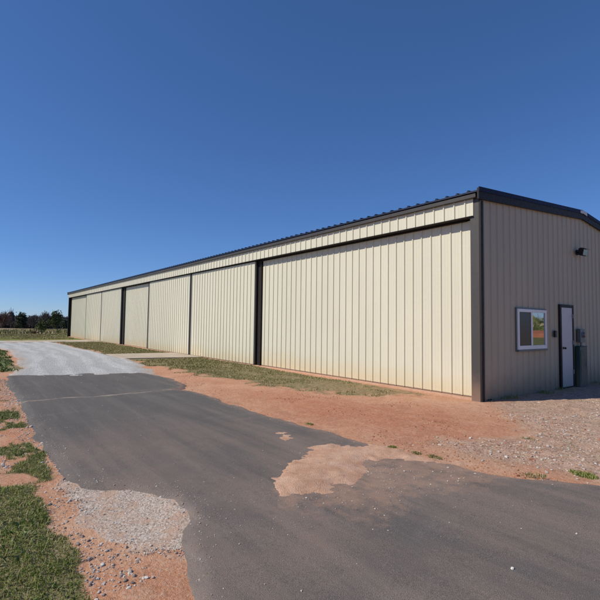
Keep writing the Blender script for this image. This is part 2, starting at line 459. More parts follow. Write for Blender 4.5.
# asphalt drive
FANH = [(1.3, -5.1), (1.3, -4.6), (1.5, -4.2), (2.6, -4.05), (2.7, -4.5), (2.4, -5.2), (2.5, -6.0), (2.1, -6.3), (1.7, -5.8)]
ASPH = [(-9.49, -7.6), (-9.46, -7.08), (-9.05, -6.39), (-9.23, -5.7), (-8.87, -5.09), (-8.71, -4.26), (-7.84, -4.1), (-6.82, -4.0), (-5.51, -4.18), (-4.95, -4.45), (-4.75, -4.80), (-4.34, -4.53),
        (-3.77, -4.43), (-2.66, -4.53), (-1.38, -4.53), (-.32, -4.47), (.32, -4.42), (.81, -4.40), (1.15, -4.43), (1.63, -4.44), (1.98, -4.34), (2.31, -4.25), (2.65, -4.2), (3.0, -4.05),
        (3.48, -3.69), (5, -3.2), (9, -2.9), (60, -2.9), (60, -7.9), (9, -7.7), (5, -7.62), (2.9, -7.55), (2.47, -7.4), (1.72, -7.15), (1.41, -7.12), (1.22, -7.2), (1.03, -7.34), (.81, -7.45), (.67, -7.66), (.33, -7.8),
        (-.81, -7.77), (-2.08, -7.75), (-4.0, -7.71), (-7.63, -7.68)]
xs = axis(-10.0, -9.9, 7, 60, .045, 1.12); ys = np.arange(-8.3, -2.5, .032)
X, Y, F = grid(xs, ys)
d = sdf(ASPH, X, Y) + (fbm(X, Y, .35, 71, 4) - .5) * .16
# the drive has settled slightly below the clay on its right-hand side, above the verge on its left
zz = .030 * ss(-.06, .07, d) - .07 * ss(.0, -.22, d)
zz = zz + (fbm(X, Y, 2.2, 73, 2) - .5) * .012
base = (fbm(X, Y, 1.6, 3) - .5) * .05
Zs = np.where(d > -.3, base * .6 + zz, -.2)
V = np.stack([X, Y, Zs], 1)
V, F, A = trim(V, F, d > -.16, dict(edge=np.clip(d + .09 * ss(-6, -6.6, Y), 0, 1), fan=np.clip(ss(-.8, .15, sdf(FANH, X, Y)), 0, 1)))
a = np_mesh('asphalt_drive', V, F, M['asphalt'], attrs=A)
tag(a, 'dark worn asphalt driveway running past the doors, dusted with red clay', 'driveway', kind='structure')
def asphalt_z(x, y):
    x = np.asarray(x, float); y = np.asarray(y, float)
    return (fbm(x, y, 1.6, 3) - .5) * .03 + .030 + (fbm(x, y, 2.2, 73, 2) - .5) * .012

# washed dirt over the asphalt
def asphalt_full(x, y):
    d = sdf(ASPH, x, y) + (fbm(x, y, .35, 71, 4) - .5) * .16
    return .030 * ss(-.06, .07, d) - .07 * ss(.0, -.22, d) + (fbm(x, y, 2.2, 73, 2) - .5) * .012 + (fbm(x, y, 1.6, 3) - .5) * .03
def dirt_patch(name, poly, thick, seed, rag, label):
    p = np.array(poly)
    xs = np.arange(p[:, 0].min() - .4, p[:, 0].max() + .4, .022); ys = np.arange(p[:, 1].min() - .4, p[:, 1].max() + .4, .022)
    X, Y, F = grid(xs, ys)
    d = sdf(poly, X, Y) + (fbm(X, Y, .45, seed, 5) - .5) * rag + (fbm(X, Y, .09, seed + 7, 4) - .5) * .22 + (fbm(X, Y, .9, seed + 9, 2) - .5) * .25
    z = np.maximum(asphalt_full(X, Y), ground_z(X, Y)) - .010 + thick * ss(-.10, .35, d) + (fbm(X, Y, .12, seed + 3, 4) - .5) * .016 * ss(-.05, .2, d) + .008 * ss(-.05, .05, d)
    V, F, A = trim(np.stack([X, Y, z], 1), F, d > -.12, {})
    o = np_mesh(name, V, F, M['dirtpatch'])
    return tag(o, label, 'dirt', kind='stuff')
dirt_patch('washed_dirt', [(.78, -5.22), (.89, -4.86), (1.10, -4.65), (1.15, -4.2), (2.35, -4.0), (2.2, -4.45), (1.75, -4.8), (1.72, -5.05), (1.85, -5.26), (2.07, -5.65), (1.83, -5.75), (2.07, -5.99), (1.96, -6.15), (1.89, -6.34), (1.68, -6.21), (1.28, -5.8)],
           .026, 81, .30, 'wide fan of sandy red dirt washed over the asphalt in the foreground')
dirt_patch('washed_dirt', [(-.14, -5.14), (-.04, -4.93), (.40, -5.02), (.34, -5.22)], .016, 91, .30, 'small smear of red dirt on the asphalt beyond the wide fan')

# gravel lane
GRAV = [(-36, -12), (-35.6, -2.0), (-34.4, -3.07), (-29.02, -3.2), (-24.15, -3.2), (-18.94, -3.0), (-16.19, -3.0), (-13.92, -3.05), (-11.27, -3.38), (-9.42, -3.72), (-7.9, -4.0), (-8.3, -4.6), (-8.6, -7.4), (-9.6, -7.5), (-12.2, -7.1), (-16.8, -6.75), (-23, -6.6), (-26, -7.2), (-28.5, -12)]
xs = axis(-37, -24, -7, -6.9, .08, 1.03); ys = np.arange(-12.5, -1.5, .06)
X, Y, F = grid(xs, ys)
d = sdf(GRAV, X, Y) + (fbm(X, Y, .6, 101, 4) - .5) * .5
# wheel tracks curving into the lane
curve = Y + .010 * (X + 12) ** 2 * (X > -12) + 1.1 * np.sin((X + 9) * .10)
tr = .5 + .5 * np.sin(curve * 7.5 + (fbm(X, Y, 2.5, 103) - .5) * 5)
tr = tr * .55 + fbm(X * .13, curve, .30, 105, 4) * .75
zz = .035 * ss(-.10, .35, d) - .05 * ss(0, -.2, d) - .016 * ss(.3, .9, tr) + (fbm(X, Y, .3, 107, 3) - .5) * .018 + (fbm(X, Y, 1.6, 3) - .5) * .03
# feather over the asphalt end
V, F, A = trim(np.stack([X, Y, zz], 1), F, d > -.16, dict(edge=np.clip(d, 0, 1.5), track=np.clip(tr, 0, 1)))
gv = np_mesh('gravel_lane', V, F, M['gravel'], attrs=A)
tag(gv, 'pale grey crushed stone lane with curved wheel tracks beyond the asphalt', 'gravel lane', kind='structure')

# concrete aprons
def apron(poly, label):
    m = MB(); m.prism([(x, y) for x, y in poly], 'z', -.1, .035)
    o = m.build('concrete_apron', M['concrete'], bevel=.008)
    tag(o, label, 'apron', kind='structure')
apron([(-17.2, -3.15), (-14.3, -3.15), (-13.6, .05), (-16.9, .05)], 'pale concrete apron crossing the grass to the middle doors')
apron([(-35.3, -6.6), (-31.6, -6.6), (-31.4, .05), (-35.3, .05)], 'pale concrete apron near the far end of the building')

# ------------------------------------------------------------------ hangar
RIDGE_Y = 5.11; DEPTH = 11.2; L = 45.3
def roof_z(y):
    return 4.44 + .066 * y if y < RIDGE_Y else 4.44 + .066 * RIDGE_Y - .115 * (y - RIDGE_Y)
P = .271
def profile(a0, a1, phase=0.0, rib=.023, minor=True):
    """(position, height) of a ribbed sheet from a0 to a1"""
    pts = [(a0, 0.0)]
    k = math.floor((a0 - phase) / P) - 1
    while True:
        c = phase + k * P
        if c - .03 > a1: break
        seq = [(c - .030, 0), (c - .012, rib), (c + .012, rib), (c + .025, 0)]
        if minor:
            for q in (.095, .176):
                seq += [(c + q - .014, 0), (c + q - .006, .0025), (c + q + .006, .0025), (c + q + .014, 0)]
        for p, h in seq:
            if a0 + .001 < p < a1 - .001: pts.append((p, h))
        k += 1
    pts.append((a1, 0.0))
    return pts
def sheet_y(m, x0, x1, y, z0, z1, phase=0.0, sgn=-1, **k):
    """ribbed sheet facing -y (or +y)"""
    pr = profile(x0, x1, phase, **k); n = len(pr)
    vs = [(p, y + sgn * h, z0) for p, h in pr] + [(p, y + sgn * h, z1) for p, h in pr]
    m.add(vs, [(i, i + 1, n + i + 1, n + i) for i in range(n - 1)])
def sheet_x(m, y0, y1, x, z0, top, phase=0.0, sgn=1, **k):
    pr = profile(y0, y1, phase, **k); n = len(pr)
    vs = [(x + sgn * h, p, z0) for p, h in pr] + [(x + sgn * h, p, top(p)) for p, h in pr]
    m.add(vs, [(i, i + 1, n + i + 1, n + i) for i in range(n - 1)])

hangar = empty('hangar')
tag(hangar, 'long low cream metal hangar with ribbed sliding doors and dark trim', 'hangar')

# end wall (in shade) with openings framed over it
m = MB()
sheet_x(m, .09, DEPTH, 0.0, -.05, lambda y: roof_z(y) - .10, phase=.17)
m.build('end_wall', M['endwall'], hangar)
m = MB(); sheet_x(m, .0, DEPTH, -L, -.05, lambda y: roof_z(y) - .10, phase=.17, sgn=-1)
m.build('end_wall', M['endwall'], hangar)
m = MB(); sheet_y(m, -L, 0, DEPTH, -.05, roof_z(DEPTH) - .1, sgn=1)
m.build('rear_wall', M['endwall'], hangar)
# dark backing behind the door line
m = MB(); m.box(-L + .02, -.02, .46, .52, -.05, 4.40)
m.build('door_pocket_backing', M['darkbronze'], hangar)

# concrete footing strip at the base
m = MB(); m.box(-L, -.0, .06, .44, -.12, .012)
m.build('sill', M['dirtpatch'], hangar)

# header fascia
m = MB()
sheet_y(m, -L, -.13, -.012, 3.925, 4.292, phase=-.048)
m.build('fascia', M['fascia'], hangar)
m = MB(); m.box(-L, -.13, -.040, .46, 3.913, 3.925)
m.build('soffit', M['darkbronze'], hangar)
# door track hanging under the soffit
m = MB(); m.box(-L + .05, -.4, .155, .175, 3.868, 3.895); m.box(-L + .05, -.4, .31, .33, 3.86, 3.895)
m.build('door_track', M['darkbronze'], hangar)
# gutter trim
m = MB(); m.prism([(-.055, 4.292), (-.10, 4.30), (-.105, 4.375), (-.085, 4.375), (-.02, 4.31), (.02, 4.31), (.02, 4.292)], 'x', -L - .03, -.02)
m.build('gutter', M['bronze'], hangar)

# roof: ribbed steel, ribs run up the slope
m = MB()
pr = profile(-L - .06, .03, phase=-.048 - P / 2, rib=.035, minor=False); n = len(pr)
rows = [(-.125, roof_z(-.125)), (RIDGE_Y, roof_z(RIDGE_Y)), (DEPTH + .12, roof_z(DEPTH + .12))]
vs = []
for (yy, zr) in rows: vs += [(p, yy, zr + h) for p, h in pr]
for (yy, zr) in rows: vs += [(p, yy, zr - .035) for p, h in pr]
fs = []
for r in (0, 1, 3, 4):
    fs += [(r * n + i, r * n + i + 1, (r + 1) * n + i + 1, (r + 1) * n + i) for i in range(n - 1)]
fs += [(i, i + 1, 3 * n + i + 1, 3 * n + i) for i in range(n - 1)] + [(2 * n + i, 2 * n + i + 1, 5 * n + i + 1, 5 * n + i) for i in range(n - 1)]
for r in (0, 1):
    for e in (0, n - 1): fs.append((r * n + e, (r + 1) * n + e, (r + 4) * n + e, (r + 3) * n + e))
m.add(vs, fs)
roof = m.build('roof', M['navy'], hangar)
# ridge cap and its pale end plate
m = MB(); zr = roof_z(RIDGE_Y)
m.prism([(RIDGE_Y - .26, zr + .015), (RIDGE_Y - .26, zr + .028), (RIDGE_Y, zr + .062), (RIDGE_Y + .26, zr + .022), (RIDGE_Y + .26, zr + .010), (RIDGE_Y, zr + .045)], 'x', -L - .07, .055)
m.build('ridge_cap', M['navy'], roof)
m = MB(); m.prism([(RIDGE_Y - .20, zr - .045), (RIDGE_Y - .20, zr + .026), (RIDGE_Y, zr + .055), (RIDGE_Y + .22, zr + .020), (RIDGE_Y + .22, zr - .07), (RIDGE_Y, zr - .035)], 'x', .089, .101)
m.build('ridge_end_plate', M['ridgecap'], roof)
# rake trims on both gables
for x0, x1 in ((.036, .074), (-L - .074, -L - .036)):
    m = MB()
    m.prism([(-.13, roof_z(-.13) + .045), (-.13, roof_z(0) - .20), (.0, roof_z(0) - .20), (RIDGE_Y, zr - .19), (DEPTH + .1, roof_z(DEPTH + .1) - .20), (DEPTH + .1, roof_z(DEPTH + .1) + .03), (RIDGE_Y, zr + .045)], 'x', x0, x1)
    m.build('rake_trim', M['darkbronze'], hangar)
# thin top lip of the rake, sky reflection painted on as blue
for x0, x1 in ((.0745, .088), (-L - .088, -L - .0745)):
    m = MB()
    m.prism([(-.135, roof_z(-.13) - .035), (-.135, roof_z(-.13) + .062), (RIDGE_Y, zr + .066), (DEPTH + .1, roof_z(DEPTH + .1) + .05), (DEPTH + .1, roof_z(DEPTH + .1) - .045), (RIDGE_Y, zr - .030)], 'x', x0, x1)
    m.build('rake_lip', M['blue'], hangar)

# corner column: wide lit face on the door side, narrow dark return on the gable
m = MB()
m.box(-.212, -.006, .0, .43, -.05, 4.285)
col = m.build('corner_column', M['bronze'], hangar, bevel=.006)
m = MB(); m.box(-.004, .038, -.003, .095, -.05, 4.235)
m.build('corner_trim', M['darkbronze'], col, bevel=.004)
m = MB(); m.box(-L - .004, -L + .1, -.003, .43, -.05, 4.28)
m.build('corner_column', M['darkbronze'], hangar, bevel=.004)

# dark posts between the door bays
for x0, x1 in ((-9.26, -8.87), (-26.92, -26.2), (-45.19, -44.74)):
    m = MB()
    m.box(x0, x1, .20, .44, -.05, 3.89)
    p = m.build('bay_post', M['darkbronze'], hangar, bevel=.004)
    m = MB()
    m.box(x0 + .02, x0 + .06, .14, .198, 0, 3.885); m.box(x1 - .06, x1 - .02, .14, .198, 0, 3.885)
    m.build('post_flange', M['darkbronze'], p)

# sliding door leaves: (x0, x1, plane)
LEAVES = [(-8.86, -.225, .205), (-15.00, -9.25, .075), (-21.05, -15.20, .075), (-26.19, -21.22, .205),
          (-32.15, -26.93, .075), (-37.45, -32.35, .075), (-44.72, -37.63, .205)]
for k, (x0, x1, y) in enumerate(LEAVES):
    m = MB()
    sheet_y(m, x0, x1, y, .035 if k else .04, 3.885, phase=-.021)
    m.add([(x0, y, .035), (x0, y + .06, .035), (x0, y + .06, 3.885), (x0, y, 3.885)], [(0, 1, 2, 3)])
    m.add([(x1, y, .035), (x1, y + .06, .035), (x1, y + .06, 3.885), (x1, y, 3.885)], [(0, 1, 2, 3)])
    d = m.build('hangar_door', M['cream'], hangar)
    m = MB(); m.box(x0 - .002, x1 + .002, y - .004, y + .06, .012, .045)
    m.build('bottom_rail', M['bronze'], d)
    if k in (1, 2, 4, 5):
        # brown closing stile on the far edge of the front leaves
        m = MB(); m.box(x0 - .16, x0 - .003, y - .012, y + .10, .014, 3.884)
        m.build('edge_stile', M['darkbronze'], d, bevel=.003)

# window in the gable wall: y 1.48..2.84, z 1.05..1.96
wy0, wy1, wz0, wz1 = 1.46, 2.86, 1.03, 1.97
m = MB(); fw = .07
m.box(.0, .062, wy0, wy0 + fw, wz0, wz1); m.box(.0, .062, wy1 - fw, wy1, wz0, wz1)
m.box(.0, .062, wy0 + fw, wy1 - fw, wz1 - fw, wz1); m.box(.0, .062, wy0 + fw, wy1 - fw, wz0, wz0 + fw + .02)
win = m.build('window', M['vinyl'], hangar, bevel=.004)
m = MB(); m.box(.0, .045, wy0 - .03, wy1 + .03, wz1 + .002, wz1 + .03); m.box(.0, .036, wy0 - .03, wy0 - .002, wz0 - .04, wz1); m.box(.0, .036, wy1 + .002, wy1 + .03, wz0 - .04, wz1); m.box(.0, .075, wy0 - .002, wy1 + .002, wz0 - .045, wz0 - .002)
m.build('sill', M['metergrey'], win, bevel=.003)
mid = 2.13
m = MB(); m.box(.0, .054, mid - .035, mid + .035, wz0 + fw + .02, wz1 - fw)
m.build('mullion', M['vinyl'], win, bevel=.003)
m = MB(); m.box(.034, .040, wy0 + fw, mid - .035, wz0 + fw + .02, wz1 - fw)
tag(m.build('pane', M['screen'], win), 'dark pane behind an insect screen')
m = MB(); m.box(.034, .040, mid + .035, wy1 - fw, wz0 + fw + .02, wz1 - fw)
tag(m.build('pane', M['pane'], win), 'bare glass pane mirroring red ground and trees')

# entry door: leaf y 3.71..4.33, frame 3.62..4.46
m = MB()
m.box(.0, .055, 3.625, 3.705, -.03, 2.15); m.box(.0, .055, 4.345, 4.43, -.03, 2.15); m.box(.0, .055, 3.705, 4.345, 2.075, 2.15)
m.box(.0, .09, 3.625, 4.43, -.03, .012)
fr = m.build('entry_door', M['darkbronze'], hangar, bevel=.003)
m = MB(); m.box(.0, .046, 3.708, 4.342, .014, 2.073)
m.build('door_leaf', M['doorwhite'], fr, bevel=.004)
m = MB(); m.tube((.046, 3.785, 1.02), (.056, 3.785, 1.02), .035, n=16); m.tube((.056, 3.785, 1.02), (.085, 3.785, 1.02), .012, n=12); m.tube((.085, 3.785, 1.02), (.12, 3.785, 1.02), .030, .024, n=16)
m.build('door_knob', M['black'], fr)
for z in (.33, 1.10, 1.80):
    m = MB(); m.box(.056, .064, 4.325, 4.375, z, z + .11); m.tube((.066, 4.345, z), (.066, 4.345, z + .11), .010, n=10)
    m.build('hinge', M['galv'], fr)

# keypad beside the door
m = MB(); m.box(.031, .085, 3.27, 3.37, 1.30, 1.47)
k = m.build('keypad', M['black'], bevel=.008)
tag(k, 'small black keypad box on the end wall between window and door', 'keypad')

# gable floodlight
lamp = empty('flood_light', (.0, 4.78, 3.62))
tag(lamp, 'dark boxy floodlight mounted high on the gable wall above the entry door', 'floodlight')
m = MB(); m.tube((.02, 0, 0), (.05, 0, 0), .075, n=20)
m.build('mount_plate', M['darkbronze'], lamp)
m = MB(); m.tube((.05, 0, 0), (.115, 0, -.01), .02, n=10)
m.build('bracket', M['darkbronze'], lamp)
m = MB()
m.prism([(.11, -.09), (.11, .085), (.17, .11), (.235, .075), (.205, -.11)], 'y', -.13, .15)
m.build('housing', M['darkbronze'], lamp, bevel=.01)
m = MB()
m.prism([(.210, -.095), (.238, .062), (.246, .061), (.218, -.098)], 'y', -.11, .13)
m.build('lens', M['lens'], lamp)
m = MB()
m.prism([(.20, .098), (.20, .108), (.30, .066), (.30, .058)], 'y', -.13, .15)
m.build('visor', M['darkbronze'], lamp)

# electric meter box above the green cabinet
mt = empty('electric_meter', (0, 4.82, 1.10))
tag(mt, 'grey electric meter box with round glass dial to the right of the entry door', 'electric meter')
m = MB(); m.box(.031, .12, -.16, .13, .05, .42)
m.build('box', M['metergrey'], mt, bevel=.01)
m = MB(); m.tube((.12, .02, .26), (.135, .02, .26), .088, n=24)
m.build('ring', M['galv'], mt)
m = MB(); m.tube((.135, .02, .26), (.175, .02, .26), .075, .062, n=24)
m.build('dial', M['lens'], mt, smooth=False)
m = MB(); m.box(.031, .10, .135, .23, .12, .27)
m.build('switch_box', M['galv'], mt, bevel=.008)
m = MB(); m.tube((.08, -.02, -.04), (.08, -.02, .052), .03, n=12)
m.build('conduit', M['galv'], mt)
cab = empty('cabinet', (0, 4.80, 0))
tag(cab, 'narrow dark green metal cabinet standing against the wall right of the entry door', 'cabinet')
m = MB(); m.box(.035, .15, -.27, .20, -.03, 1.04)
cb = m.build('body', M['green'], cab, bevel=.012)
m = MB(); m.prism([(.033, 1.041), (.033, 1.06), (.165, 1.052), (.165, 1.041)], 'y', -.28, .21)
m.build('lid', M['green'], cab, bevel=.004)
m = MB(); m.box(.151, .158, -.23, .16, .10, .95)
dr = m.build('door', M['green'], cab, bevel=.003)
m = MB(); m.box(.159, .172, .10, .125, .52, .62)
m.build('handle', M['galv'], dr)

# ------------------------------------------------------------------ grass, weeds and stones
def blades(name, px, py, pz, h, w, mat, lean=.5, parent=None):
    n = len(px)
    az = rng.uniform(0, 2 * np.pi, n); la = rng.uniform(0, 2 * np.pi, n)
    ln = rng.uniform(.1, 1, n) * lean * h
    wx, wy = np.cos(az) * w / 2, np.sin(az) * w / 2
    lx, ly = np.cos(la) * ln, np.sin(la) * ln
    V = np.zeros((n, 5, 3))
    V[:, 0] = np.stack([px - wx, py - wy, pz - .01], 1); V[:, 1] = np.stack([px + wx, py + wy, pz - .01], 1)
    V[:, 2] = np.stack([px + wx * .8 + lx * .35, py + wy * .8 + ly * .35, pz + h * .6], 1)
    V[:, 3] = np.stack([px - wx * .8 + lx * .35, py - wy * .8 + ly * .35, pz + h * .6], 1)
    V[:, 4] = np.stack([px + lx, py + ly, pz + h * (1 - .25 * (ln / (h + 1e-6)))], 1)
    i = np.arange(n)[:, None] * 5
    F = np.concatenate([i + np.array([[0, 1, 2]]), i + np.array([[0, 2, 3]]), i + np.array([[3, 2, 4]])], 0)
    return np_mesh(name, V.reshape(-1, 3), F, mat, parent, smooth=False)
def scatter(n, x0, x1, y0, y1, fn):
    x = rng.uniform(x0, x1, n); y = rng.uniform(y0, y1, n)
    k = rng.uniform(0, 1, n) < fn(x, y)
    return x[k], y[k]

def inpale(x, y): return ss(-.05, .1, sdf(PALE, x, y))
# verge
x, y = scatter(260000, -9.0, 4.4, -9.8, -7.6, lambda x, y: ss(.35, .8, turf_at(x, y)) * (1 - inpale(x, y)) * ss(-9.0, -4, x) ** .3)
h = rng.uniform(.010, .05, len(x)) * (.25 + 1.5 * fbm(x, y, .18, 211) ** 1.5) * (1 + (rng.uniform(0, 1, len(x)) > .985) * 1.6)
o = blades('verge_grass', x, y, ground_z(x, y), h, rng.uniform(.003, .006, len(x)), M['blade'], 1.9)
tag(o, 'ragged green grass on the red verge left of the asphalt', 'grass', kind='stuff')
# broad low weeds in the verge
x, y = scatter(30000, -27, 3.2, -9.6, -6.6, lambda x, y: ss(.5, .9, turf_at(x, y)) * (1 - inpale(x, y)) * ss(.45, .62, fbm(x, y, .5, 221)) * np.where(x < -9.3, 1, (y < -7.75)))
h = rng.uniform(.025, .06, len(x)) * np.where(x < -9, 2.2, 1)
o = blades('verge_weeds', x, y, ground_z(x, y), h, rng.uniform(.014, .028, len(x)) * np.where(x < -9, 2, 1), M['weed'], 1.6)
tag(o, 'low broad leafed weeds among the verge grass and beside the gravel lane', 'weeds', kind='stuff')
# strip in front of the doors
x, y = scatter(150000, -34, .2, -3.7, -.02, lambda x, y: ss(.40, .85, turf_at(x, y) + (fbm(x, y, .35, 231) - .5) * 1.5 - .12 * ss(-9, -3, x) - .25 * ss(.50, .62, fbm(x, y, .9, 237))) * np.where((x > -17.3) & (x < -13.5), (y > 9) * 1.0, 1.0))
h = rng.uniform(.015, .05, len(x)) * (.5 + fbm(x, y, .5, 233)) * np.where(x < -9, 1.3, 1.0)
o = blades('door_side_grass', x, y, ground_z(x, y), h, rng.uniform(.006, .013, len(x)) * np.where(x < -9, 1.8, 1.0), M['dryblade'], 1.1)
tag(o, 'short dry olive grass strip along the foot of the sliding doors', 'grass', kind='stuff')
# dark growth at the foot of the end wall
x, y = scatter(5000, .03, .5, .4, 9, lambda x, y: ss(.42, .6, fbm(x, y, .5, 241)) * ss(.5, .05, x) * (1 - (y > 3.55) * (y < 5.2)))
h = rng.uniform(.03, .10, len(x))
o = blades('wall_side_grass', x, y, ground_z(x, y), h, rng.uniform(.006, .012, len(x)), M['blade'], .9)
tag(o, 'shaded green grass at the foot of the end wall', 'grass', kind='stuff')
# sparse bits on the stony ground and clay
x, y = scatter(9000, -1.0, 7, -3.9, 3, lambda x, y: ss(.60, .70, fbm(x, y, .35, 251)) * .8 * ss(-1, 1.0, x))
h = rng.uniform(.01, .03, len(x))
o = blades('sparse_grass', x, y, ground_z(x, y), h, rng.uniform(.005, .010, len(x)), M['dryblade'], 1.2)
tag(o, 'sparse dry blades scattered over the stony ground by the building corner', 'grass', kind='stuff')

# individual tufts at the clay and asphalt edge
def tuft(x, y, r, hh, n, mat, label):
    a = rng.uniform(0, 6.28, n); q = r * np.sqrt(rng.uniform(0, 1, n))
    px = x + np.cos(a) * q * 1.3; py = y + np.sin(a) * q * .8
    o = blades('grass_tuft', px, py, np.maximum(ground_z(px, py), np.where(sdf(ASPH, px, py) > -.15, asphalt_z(px, py) + .004, -1)), hh * rng.uniform(.4, 1, n) * (1 - .5 * q / r), rng.uniform(.004, .008, n), M[mat], .9)
    tag(o, label, 'grass tuft', group='grass tufts along the edge of the driveway')
TUFTS = [(-.36, -4.25, .06, .05, 160, 'blade', 'lone green tuft at the clay edge, farthest up the drive'),
         (1.30, -4.20, .055, .05, 170, 'blade', 'small green tuft just beyond the wide fan of washed dirt'),
         (1.66, -4.18, .060, .04, 150, 'dryblade', 'olive tuft, middle of the three close together at the asphalt edge'),
         (1.90, -4.14, .075, .05, 200, 'dryblade', 'olive tuft nearest the right of the three close together at the asphalt edge'),
         (2.94, -3.90, .10, .03, 220, 'dryblade', 'flat yellowish tuft on pale gravel where the asphalt meets the stones'),
         (3.22, -3.40, .11, .07, 420, 'blade', 'largest green and brown tuft on the stones at the right edge'),
         (2.11, -2.30, .09, .03, 180, 'dryblade', 'dead brown tuft at the border of smooth clay and stones')]
for t in TUFTS: tuft(*t)

# stones
def icos():
    p = (1 + 5 ** .5) / 2
    v = np.array([(-1, p, 0), (1, p, 0), (-1, -p, 0), (1, -p, 0), (0, -1, p), (0, 1, p), (0, -1, -p), (0, 1, -p), (p, 0, -1), (p, 0, 1), (-p, 0, -1), (-p, 0, 1)], float)
    v /= np.linalg.norm(v[0])
    f = np.array([(0, 11, 5), (0, 5, 1), (0, 1, 7), (0, 7, 10), (0, 10, 11), (1, 5, 9), (5, 11, 4), (11, 10, 2), (10, 7, 6), (7, 1, 8), (3, 9, 4), (3, 4, 2), (3, 2, 6), (3, 6, 8), (3, 8, 9), (4, 9, 5), (2, 4, 11), (6, 2, 10), (8, 6, 7), (9, 8, 1)])
    return v, f
def pebbles(name, px, py, pz, r, mat, label):
    v, f = icos(); n = len(px)
    V = v[None] * (1 + rng.uniform(-.28, .28, (n, 12, 1))) * r[:, None, None]
    V *= np.stack([rng.uniform(.8, 1.4, n), rng.uniform(.7, 1.1, n), rng.uniform(.45, .8, n)], 1)[:, None, :]
    a = rng.uniform(0, 6.28, n); c, s = np.cos(a)[:, None], np.sin(a)[:, None]
    V = np.stack([V[..., 0] * c - V[..., 1] * s, V[..., 0] * s + V[..., 1] * c, V[..., 2]], -1)
    V += np.stack([px, py, pz + r * .25], 1)[:, None, :]
    F = (f[None] + np.arange(n)[:, None, None] * 12).reshape(-1, 3)
    o = np_mesh(name, V.reshape(-1, 3), F, mat, smooth=False)
    tag(o, label, 'stones', kind='stuff')
x, y = scatter(16000, .3, 7.5, -4.1, 4.5, lambda x, y: ss(-.25, .8, sdf(STONE, x, y)) * ss(.40, .60, fbm(x, y, .7, 301)) * .9)
pebbles('stones', x, y, ground_z(x, y), rng.lognormal(-4.75, .42, len(x)), M['stone'], 'loose tan and grey stones scattered over the ground by the corner')
x, y = scatter(34000, .2, 5, -9, -7.0, lambda x, y: inpale(x, y) * (sdf(ASPH, x, y) < .05))
pebbles('crushed_stone', x, y, ground_z(x, y) + .008, rng.lognormal(-5.45, .38, len(x)), M['stone'], 'pale crushed stone on the shoulder at the near left corner of the asphalt')
x, y = scatter(22000, -9, 2.5, -9.4, -7.7, lambda x, y: (1 - turf_at(x, y)) * (1 - inpale(x, y)) * np.maximum(ss(.40, .6, fbm(x, y, .4, 311)), ss(-8.15, -7.85, y) * .9))
pebbles('clods', x, y, ground_z(x, y), rng.lognormal(-5.1, .45, len(x)), M['stone'], 'small pinkish stones and clods on the red verge')
x, y = scatter(20000, -8, 3, -4.5, -.3, lambda x, y: (1 - turf_at(x, y)) * ss(.45, .65, fbm(x, y, .8, 321)) * (sdf(ASPH, x, y) < -.02) * .7)
pebbles('clods', x, y, ground_z(x, y), rng.lognormal(-5.15, .4, len(x)), M['clod'], 'crumbly red clods on the clay between drive and doors')
def spill(x, y):
    d = sdf(ASPH, x, y)
    e = np.exp(-np.clip(d, 0, 9) / .10) * np.where(y < -6, 1.0, .5) * (x < 3)
    p = np.exp(-np.clip(-sdf(PALE, x, y), 0, 9) / .10)
    f = np.exp(-np.clip(-sdf(FANH, x, y), 0, 9) / .25) * .5
    return (d > -.05) * np.clip(np.maximum(np.maximum(e, p), f) * ss(.3, .6, fbm(x, y, .3, 331)) + .006, 0, 1)
x, y = scatter(42000, -9, 5, -7.9, -3.9, spill)
pebbles('grit', x, y, asphalt_full(x, y), rng.lognormal(-5.65, .42, len(x)), M['stone'], 'loose grit scattered over the edges of the asphalt')

# ------------------------------------------------------------------ trees
CAM = (5.2697, -8.7168, 1.55); YAW = .92476; FPX = 449.79
def bearing(px, D):
    """ground point seen at picture column px, D metres down the view axis"""
    r = (px - 300) / FPX * D
    fx, fy = -math.sin(YAW), math.cos(YAW)
    return CAM[0] + fx * D + fy * r, CAM[1] + fy * D - fx * r

def cards(C, size, up=0.0):
    """random quads at centres C"""
    n = len(C)
    a = rng.normal(size=(n, 3)); a[:, 2] += up * np.sign(a[:, 2]); a /= np.linalg.norm(a, axis=1)[:, None]
    b = np.cross(a, rng.normal(size=(n, 3))); b /= np.linalg.norm(b, axis=1)[:, None]
    s = np.asarray(size).reshape(-1, 1) * np.ones((n, 1))
    V = np.stack([C - a * s - b * s * .5, C + a * s - b * s * .5, C + a * s * .8 + b * s * .5, C - a * s * .8 + b * s * .5], 1)
    return V
def quads(name, V, mat, parent=None):
    n = len(V)
    return np_mesh(name, V.reshape(-1, 3), np.arange(n * 4).reshape(n, 4), mat, parent, smooth=False)

def crown_points(n, rx, rz, zc, shape, clumps=9):
    cc = rng.normal(size=(clumps, 3)); cc /= np.linalg.norm(cc, axis=1)[:, None]; cc *= rng.uniform(.25, .8, (clumps, 1))
    k = rng.integers(0, clumps, n)
    p = cc[k] + rng.normal(size=(n, 3)) * .24
    t = (p[:, 2] + 1) / 2
    if shape == 'cone': w = np.clip(1.25 - t * 1.05, .12, 1.1)
    elif shape == 'flame': w = np.clip(1.15 * np.sin(np.clip(t, .03, 1) * 2.6 + .35), .15, 1.1)
    else: w = np.ones(n)
    return np.stack([p[:, 0] * rx * w, p[:, 1] * rx * w, zc + p[:, 2] * rz], 1)

